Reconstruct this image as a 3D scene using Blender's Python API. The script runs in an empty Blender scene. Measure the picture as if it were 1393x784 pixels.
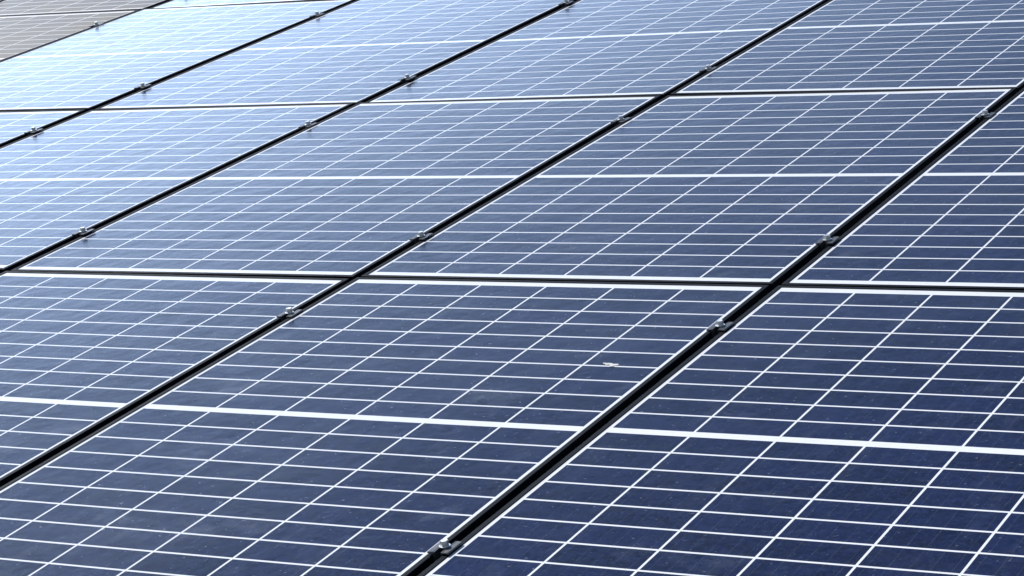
import bpy, bmesh, math, random, numpy as np
from mathutils import Matrix, Vector
random.seed(4)
# ---------------------------------------------------------------- measured geometry
PX=1.022            # panel pitch across (m)
asp=1.64007         # panel pitch up the slope (m)
FR=.1768            # clamp position along the panel
f=3370.0            # focal length in units of a 1393 wide frame
C=np.array([2.03307,-4.40655,1.47453])       # camera in the array's own frame
R=np.array([[0.868514,0.475391,-0.140309],[0.017166,-0.31175,-0.950009],[-0.495367,0.822688,-0.27892]])
U_,_,V_=np.linalg.svd(R); R=U_@V_
right=R[0]; upc=-R[1]; fwd=R[2]
un=np.cross([1,0,0],right); un/=np.linalg.norm(un)
if un[2]<0: un=-un
xa=np.array([1,0,0.]); ya=np.cross(un,xa)
T=np.stack([xa,ya,un])            # array frame -> world (16 degree slope)
sc=bpy.context.scene
T4=Matrix([[*T[i].tolist(),0] for i in range(3)]+[[0,0,0,1]])
Cw=T@C
def link(o): sc.collection.objects.link(o); return o
class NT:
    def __init__(s,name,mat=True):
        if mat:
            s.m=bpy.data.materials.new(name); s.m.use_nodes=True; s.t=s.m.node_tree
            s.b=s.t.nodes['Principled BSDF']
    def n(s,ty,**k):
        nd=s.t.nodes.new(ty)
        for a,b in k.items(): setattr(nd,a,b)
        return nd
    def l(s,a,b): s.t.links.new(a,b)
    def math(s,op,a,b=None,c=None,clamp=False):
        nd=s.n('ShaderNodeMath',operation=op,use_clamp=clamp)
        for i,x in enumerate((a,b,c)):
            if x is None: continue
            if isinstance(x,(int,float)): nd.inputs[i].default_value=x
            else: s.l(x,nd.inputs[i])
        return nd.outputs[0]
    def mix(s,fac,a,b,bt='MIX'):
        nd=s.n('ShaderNodeMix',data_type='RGBA',blend_type=bt)
        for i,x in ((0,fac),(6,a),(7,b)):
            if isinstance(x,(int,float)): nd.inputs[i].default_value=x
            elif isinstance(x,tuple): nd.inputs[i].default_value=(*x,1)
            else: s.l(x,nd.inputs[i])
        return nd.outputs[2]
    def noise(s,vec,scale,detail=3,rough=.5):
        nd=s.n('ShaderNodeTexNoise'); nd.inputs['Scale'].default_value=scale; nd.inputs['Detail'].default_value=detail; nd.inputs['Roughness'].default_value=rough
        s.l(vec,nd.inputs['Vector']); return nd.outputs['Fac']
    def ramp(s,v,a,b,lo=0.,hi=1.):
        nd=s.n('ShaderNodeMapRange'); nd.inputs[1].default_value=a; nd.inputs[2].default_value=b; nd.inputs[3].default_value=lo; nd.inputs[4].default_value=hi
        s.l(v,nd.inputs[0]); return nd.outputs[0]

LIP=.011; GAPX=.020; GAPY=.014
WP=PX-GAPX; LP=asp-GAPY; HT=.035
MX=.006; MY=.022; MID=.018; GX=.0045; GY=.0056; NR=10
cpx=(WP-2*(LIP+MX))/6; cpy=(LP/2-LIP-MY-MID/2)/NR

def cellmat(name,cellc,cellc2,dustc,dustamt,base,rough,spec=.5,tint=(1,1,1)):
    m=NT(name); g=m.n('ShaderNodeTexCoord').outputs['Object']
    sep=m.n('ShaderNodeSeparateXYZ'); m.l(g,sep.inputs[0]); x,y=sep.outputs[0],sep.outputs[1]
    oi=m.n('ShaderNodeObjectInfo'); rnd=oi.outputs['Random']
    u=m.math('DIVIDE',m.math('ADD',x,3*cpx),cpx)
    dx=m.math('MULTIPLY',m.math('ABSOLUTE',m.math('SUBTRACT',m.math('FRACT',u),.5)),cpx)
    mx=m.math('GREATER_THAN',dx,cpx/2-GX/2)
    ox=m.math('GREATER_THAN',m.math('ABSOLUTE',x),3*cpx-GX/2)
    yy=m.math('SUBTRACT',m.math('ABSOLUTE',y),MID/2)
    v=m.math('DIVIDE',yy,cpy)
    dy=m.math('MULTIPLY',m.math('ABSOLUTE',m.math('SUBTRACT',m.math('FRACT',v),.5)),cpy)
    my=m.math('GREATER_THAN',dy,cpy/2-GY/2)
    oy=m.math('MAXIMUM',m.math('LESS_THAN',yy,0),m.math('GREATER_THAN',v,NR))
    white=m.math('MAXIMUM',m.math('MAXIMUM',mx,ox),m.math('MAXIMUM',my,oy))
    cb=m.n('ShaderNodeCombineXYZ')
    m.l(m.math('FLOOR',u),cb.inputs[0]); m.l(m.math('MULTIPLY',m.math('ADD',m.math('FLOOR',v),2),m.math('SIGN',y)),cb.inputs[1]); m.l(m.math('MULTIPLY',rnd,97),cb.inputs[2])
    wn=m.n('ShaderNodeTexWhiteNoise',noise_dimensions='3D'); m.l(cb.outputs[0],wn.inputs['Vector'])
    geo=m.n('ShaderNodeNewGeometry').outputs['Position']
    vo=m.n('ShaderNodeTexVoronoi'); vo.inputs['Scale'].default_value=70; m.l(geo,vo.inputs['Vector'])
    vs=m.n('ShaderNodeSeparateXYZ'); m.l(vo.outputs['Color'],vs.inputs[0])
    cf=m.math('ADD',m.math('MULTIPLY',wn.outputs['Value'],.4),m.math('MULTIPLY',vs.outputs[0],.6))
    cell=m.mix(cf,cellc,cellc2)
    fb=m.math('FRACT',m.math('MULTIPLY',u,5))
    bb=m.math('LESS_THAN',m.math('MULTIPLY',m.math('ABSOLUTE',m.math('SUBTRACT',fb,.5)),cpx/5),.0007)
    cell=m.mix(m.math('MULTIPLY',bb,.10),cell,(.20,.22,.26))
    col=m.mix(white,cell,(.88,.89,.90))
    n1=m.ramp(m.noise(geo,1.6,4,.62),.47,.78)
    mp=m.n('ShaderNodeMapping'); mp.inputs['Scale'].default_value=(6,1.2,1.2); m.l(geo,mp.inputs[0])
    n2=m.ramp(m.noise(mp.outputs[0],3,4,.7),.54,.8)
    n3=m.ramp(m.noise(geo,130,2,.75),.44,.72)
    spk=m.ramp(m.noise(geo,95,2,.6),.68,.74,0,2.4)
    edge=m.ramp(y,-LP/2+.10,-LP/2,0,.6)
    smg=m.math('MULTIPLY',m.ramp(m.noise(geo,5,5,.68),.60,.72),.9)
    dust=m.math('ADD',m.math('MULTIPLY',m.math('ADD',n1,n2),.6),m.math('ADD',m.math('MULTIPLY',n3,.5),spk))
    dust=m.math('ADD',m.math('ADD',dust,smg),m.math('MULTIPLY',edge,n3))
    dust=m.math('MULTIPLY',m.math('ADD',dust,base),dustamt,clamp=True)
    col=m.mix(dust,col,dustc)
    m.l(col,m.b.inputs['Base Color'])
    ro=m.math('ADD',m.math('MULTIPLY',dust,.6),rough)
    m.l(ro,m.b.inputs['Roughness']); m.b.inputs['IOR'].default_value=1.45; m.b.inputs['Specular IOR Level'].default_value=spec
    m.b.inputs['Specular Tint'].default_value=(*tint,1)
    bp=m.n('ShaderNodeBump'); bp.inputs['Strength'].default_value=.35; bp.inputs['Distance'].default_value=.002
    m.l(m.noise(geo,16,2,.6),bp.inputs['Height']); m.l(bp.outputs[0],m.b.inputs['Normal'])
    return m.m
matA=cellmat('polycrystalline_glass',(.0015,.003,.020),(.008,.014,.064),(.21,.23,.30),.11,0.0,.17,.38,(.55,.75,1))
matB=cellmat('reflection_toned_glass',(.020,.020,.020),(.035,.033,.030),(.30,.27,.23),.45,.4,.38,.5)  # grey-brown tone of an unidentified reflection, put into cell and dust colours
def simple(name,col,metal,rough,ns=40,amt=.3,bump=0):
    m=NT(name); geo=m.n('ShaderNodeNewGeometry').outputs['Position']
    nz=m.noise(geo,ns,4,.6)
    m.l(m.mix(m.ramp(nz,.3,.7),tuple(c*(1-amt) for c in col),tuple(min(1,c*(1+amt)) for c in col)),m.b.inputs['Base Color'])
    m.b.inputs['Metallic'].default_value=metal
    m.l(m.ramp(nz,.3,.7,rough-.06,rough+.1),m.b.inputs['Roughness'])
    if bump:
        bp=m.n('ShaderNodeBump'); bp.inputs['Strength'].default_value=bump; m.l(nz,bp.inputs['Height']); m.l(bp.outputs[0],m.b.inputs['Normal'])
    return m.m
frameM=simple('black_anodised_frame',(.004,.006,.011),.0,.55,60,.4)
frameM.node_tree.nodes['Principled BSDF'].inputs['Specular IOR Level'].default_value=.06
backM=simple('panel_backsheet',(.6,.6,.6),0,.6)
alu=simple('clamp_aluminium',(.10,.105,.115),.7,.42,120,.3)
steel=simple('bolt_steel',(.85,.85,.85),1,.34,90,.15)
galv=simple('galvanised_rail',(.14,.15,.16),.8,.5,25,.25)

def panelmesh(name,glass):
    bm=bmesh.new()
    def rect(ins,z):
        a,b=WP/2-ins,LP/2-ins
        return [bm.verts.new(q) for q in((-a,-b,z),(a,-b,z),(a,b,z),(-a,b,z))]
    prof=[(.028,-HT+.0015),(.028,-HT),(0,-HT),(0,-.0012),(.0004,-.0004),(.0012,0),(LIP-.0008,0),(LIP,-.0006),(LIP,-.0018)]
    rings=[rect(*q) for q in prof]
    for a,b in zip(rings,rings[1:]):
        for k in range(4):
            fc=bm.faces.new((a[k],a[(k+1)%4],b[(k+1)%4],b[k])); fc.material_index=0
    g=rect(LIP+.0001,-.0015); fc=bm.faces.new(g); fc.material_index=1
    bk=rect(.001,-.007); fc=bm.faces.new(bk[::-1]); fc.material_index=2
    me=bpy.data.meshes.new(name); bm.to_mesh(me); bm.free()
    for mt in (frameM,glass,backM): me.materials.append(mt)
    return me
pmA=panelmesh('solar_panel_mesh',matA); pmB=panelmesh('reflection_toned_panel_mesh',matB)

i0,i1,j0,j1=-7,3,-2,4
for j in range(j0,j1):
    for i in range(i0,i1):
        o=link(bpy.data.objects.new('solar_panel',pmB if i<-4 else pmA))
        jx,jz=random.gauss(0,.0012),random.gauss(0,.0008)
        loc=Matrix.Translation(((i+.5)*PX+jx,(j+.5)*asp,jz))
        rt=Matrix.Rotation(random.gauss(0,.0025),4,'X')@Matrix.Rotation(random.gauss(0,.003),4,'Y')
        o.matrix_world=T4@loc@rt
def box(bm,x0,x1,y0,y1,z0,z1,mi,bev=.0008):
    r=bmesh.ops.create_cube(bm,size=1)
    for v in r['verts']: v.co=Vector(((x0+x1)/2+v.co.x*(x1-x0),(y0+y1)/2+v.co.y*(y1-y0),(z0+z1)/2+v.co.z*(z1-z0)))
    fs={f for v in r['verts'] for f in v.link_faces}
    for q in fs: q.material_index=mi
    es={e for v in r['verts'] for e in v.link_edges}
    bb=bmesh.ops.bevel(bm,geom=list(es),offset=bev,segments=1,affect='EDGES')
    for q in bb['faces']: q.material_index=mi
bm=bmesh.new()
L=.024
box(bm,-.0195,-.0088,-L,L,.0006,.0038,0)
box(bm,.0088,.0195,-L,L,.0006,.0038,0)
box(bm,-.0087,-.0060,-L,L,-.014,.0037,0,.0005)
box(bm,.0060,.0087,-L,L,-.014,.0037,0,.0005)
box(bm,-.0059,.0059,-L,L,-.0140,-.0110,0,.0005)
r=bmesh.ops.create_cone(bm,cap_ends=True,segments=6,radius1=.0072,radius2=.0066,depth=.009)
for v in r['verts']: v.co.z+=.0100
for q in {f for v in r['verts'] for f in v.link_faces}: q.material_index=1
r=bmesh.ops.create_cone(bm,cap_ends=True,segments=16,radius1=.0095,radius2=.0095,depth=.0015)
for v in r['verts']: v.co.z+=.0047
for q in {f for v in r['verts'] for f in v.link_faces}: q.material_index=1
r=bmesh.ops.create_cone(bm,cap_ends=True,segments=16,radius1=.004,radius2=.004,depth=.05)
for v in r['verts']: v.co.z-=.022
for q in {f for v in r['verts'] for f in v.link_faces}: q.material_index=1
cm=bpy.data.meshes.new('panel_clamp'); bm.to_mesh(cm); bm.free(); cm.materials.append(alu); cm.materials.append(steel)
for j in range(j0,j1):
    for fr in (FR,1-FR):
        for i in range(i0,i1+1):
            o=link(bpy.data.objects.new('panel_clamp',cm))
            o.matrix_world=T4@Matrix.Translation((i*PX+random.gauss(0,.001),(j+fr)*asp+random.gauss(0,.008),.0008))@Matrix.Rotation(random.gauss(0,.03),4,'Z')
xl,xr=i0*PX-.1,i1*PX+.1
corn=[T@np.array([x,y,0]) for x in(xl,xr) for y in(j0*asp,j1*asp)]
zg=min(min(c[2] for c in corn)-.35, Cw[2]-1.7)
for j in range(j0,j1):
    for fr in (FR,1-FR):
        bm=bmesh.new()
        box(bm,xl,xr,-.02,.02,-.045,-.001,0,.002)
        me=bpy.data.meshes.new('mounting_rail'); bm.to_mesh(me); bm.free(); me.materials.append(galv)
        o=link(bpy.data.objects.new('mounting_rail',me)); o.matrix_world=T4@Matrix.Translation((0,(j+fr)*asp,-HT-.001))
    bm=bmesh.new()
    x=xl+.6
    while x<xr:
        w=T@np.array([x,(j+FR)*asp,-HT-.049])
        box(bm,w[0]-.04,w[0]+.04,w[1]-.03,w[1]+.03,zg-.3,w[2]-.004,0,.003)
        x+=3.066
    me=bpy.data.meshes.new('support_posts'); bm.to_mesh(me); bm.free(); me.materials.append(galv)
    link(bpy.data.objects.new('support_posts',me))
dm=simple('dropping_white',(.68,.67,.65),0,.8,200,.15)
bm=bmesh.new(); sz=.011
for k in range(8):
    r=bmesh.ops.create_icosphere(bm,subdivisions=2,radius=1)
    s=sz*random.uniform(.25,.55); cx_,cy_=random.gauss(0,sz*.6),random.gauss(0,sz*.6)
    for v in r['verts']: v.co=Vector((cx_+v.co.x*s*1.3,cy_+v.co.y*s,v.co.z*.0008))
me=bpy.data.meshes.new('bird_dropping'); bm.to_mesh(me); bm.free(); me.materials.append(dm)
o=link(bpy.data.objects.new('bird_dropping',me)); o.matrix_world=T4@Matrix.Translation((-.13*PX,-.30*asp,-.0008))
gm=NT('dry_grass_ground'); geo=gm.n('ShaderNodeNewGeometry').outputs['Position']
c=gm.mix(gm.ramp(gm.noise(geo,1.2,8,.65),.35,.65),(.05,.075,.025),(.14,.115,.07))
gm.l(gm.mix(gm.ramp(gm.noise(geo,40,4,.7),.4,.7),c,(.03,.04,.015)),gm.b.inputs['Base Color']); gm.b.inputs['Roughness'].default_value=.95
me=bpy.data.meshes.new('ground'); g=1500
me.from_pydata([(-g,-g,zg),(g,-g,zg),(g,g,zg),(-g,g,zg)],[],[(0,1,2,3)]); me.materials.append(gm.m)
link(bpy.data.objects.new('ground',me))
cam=bpy.data.cameras.new('camera');co=link(bpy.data.objects.new('camera',cam))
rw,uw,fw=T@right,T@upc,T@fwd
co.matrix_world=Matrix([[rw[i],uw[i],-fw[i],Cw[i]] for i in range(3)]+[[0,0,0,1]])
cam.sensor_width=36; cam.lens=f/1393*36; cam.clip_end=4000; sc.camera=co
# ---------- light: sun + sky with an added glow low in the north-west for glare on the glass
az=math.atan2(fw[0],fw[1])-math.radians(46); el=math.radians(48)
S=Vector((math.sin(az)*math.cos(el),math.cos(az)*math.cos(el),math.sin(el)))
w=bpy.data.worlds.new('World');sc.world=w;w.use_nodes=True
W=NT('',False); W.t=w.node_tree
sk=W.n('ShaderNodeTexSky'); sk.sky_type='NISHITA'; sk.sun_disc=False; sk.sun_elevation=el; sk.sun_rotation=az%(2*math.pi)
sk.air_density=1.0; sk.dust_density=.4; sk.ozone_density=5
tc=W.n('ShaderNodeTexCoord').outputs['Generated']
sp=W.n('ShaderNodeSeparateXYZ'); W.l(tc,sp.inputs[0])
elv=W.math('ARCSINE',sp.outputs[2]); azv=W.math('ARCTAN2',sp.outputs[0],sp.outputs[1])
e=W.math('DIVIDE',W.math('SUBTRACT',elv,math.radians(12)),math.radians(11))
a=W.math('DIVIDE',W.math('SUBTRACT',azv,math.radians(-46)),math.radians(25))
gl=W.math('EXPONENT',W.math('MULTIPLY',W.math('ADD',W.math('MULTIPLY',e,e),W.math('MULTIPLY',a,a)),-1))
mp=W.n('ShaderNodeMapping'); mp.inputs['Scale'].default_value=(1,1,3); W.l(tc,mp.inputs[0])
glow_mottle=W.ramp(W.noise(mp.outputs[0],3.5,5,.55),.3,.7,.6,1.25)
gl=W.math('MULTIPLY',W.math('MULTIPLY',gl,glow_mottle),72)
glow_rgb=W.n('ShaderNodeCombineXYZ')
for k,c in enumerate((.70,.90,1.22)): W.l(W.math('MULTIPLY',gl,c),glow_rgb.inputs[k])
out=W.mix(1.0,sk.outputs[0],glow_rgb.outputs[0],'ADD')
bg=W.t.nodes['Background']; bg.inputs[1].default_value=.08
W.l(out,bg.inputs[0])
s=bpy.data.lights.new('sun','SUN');s.energy=5.0;s.angle=math.radians(.5);s.color=(1,.98,.95)
so=link(bpy.data.objects.new('sun',s)); so.rotation_euler=S.to_track_quat('Z','Y').to_euler()
sc.view_settings.view_transform='Standard'; sc.view_settings.look='None'; sc.view_settings.exposure=0
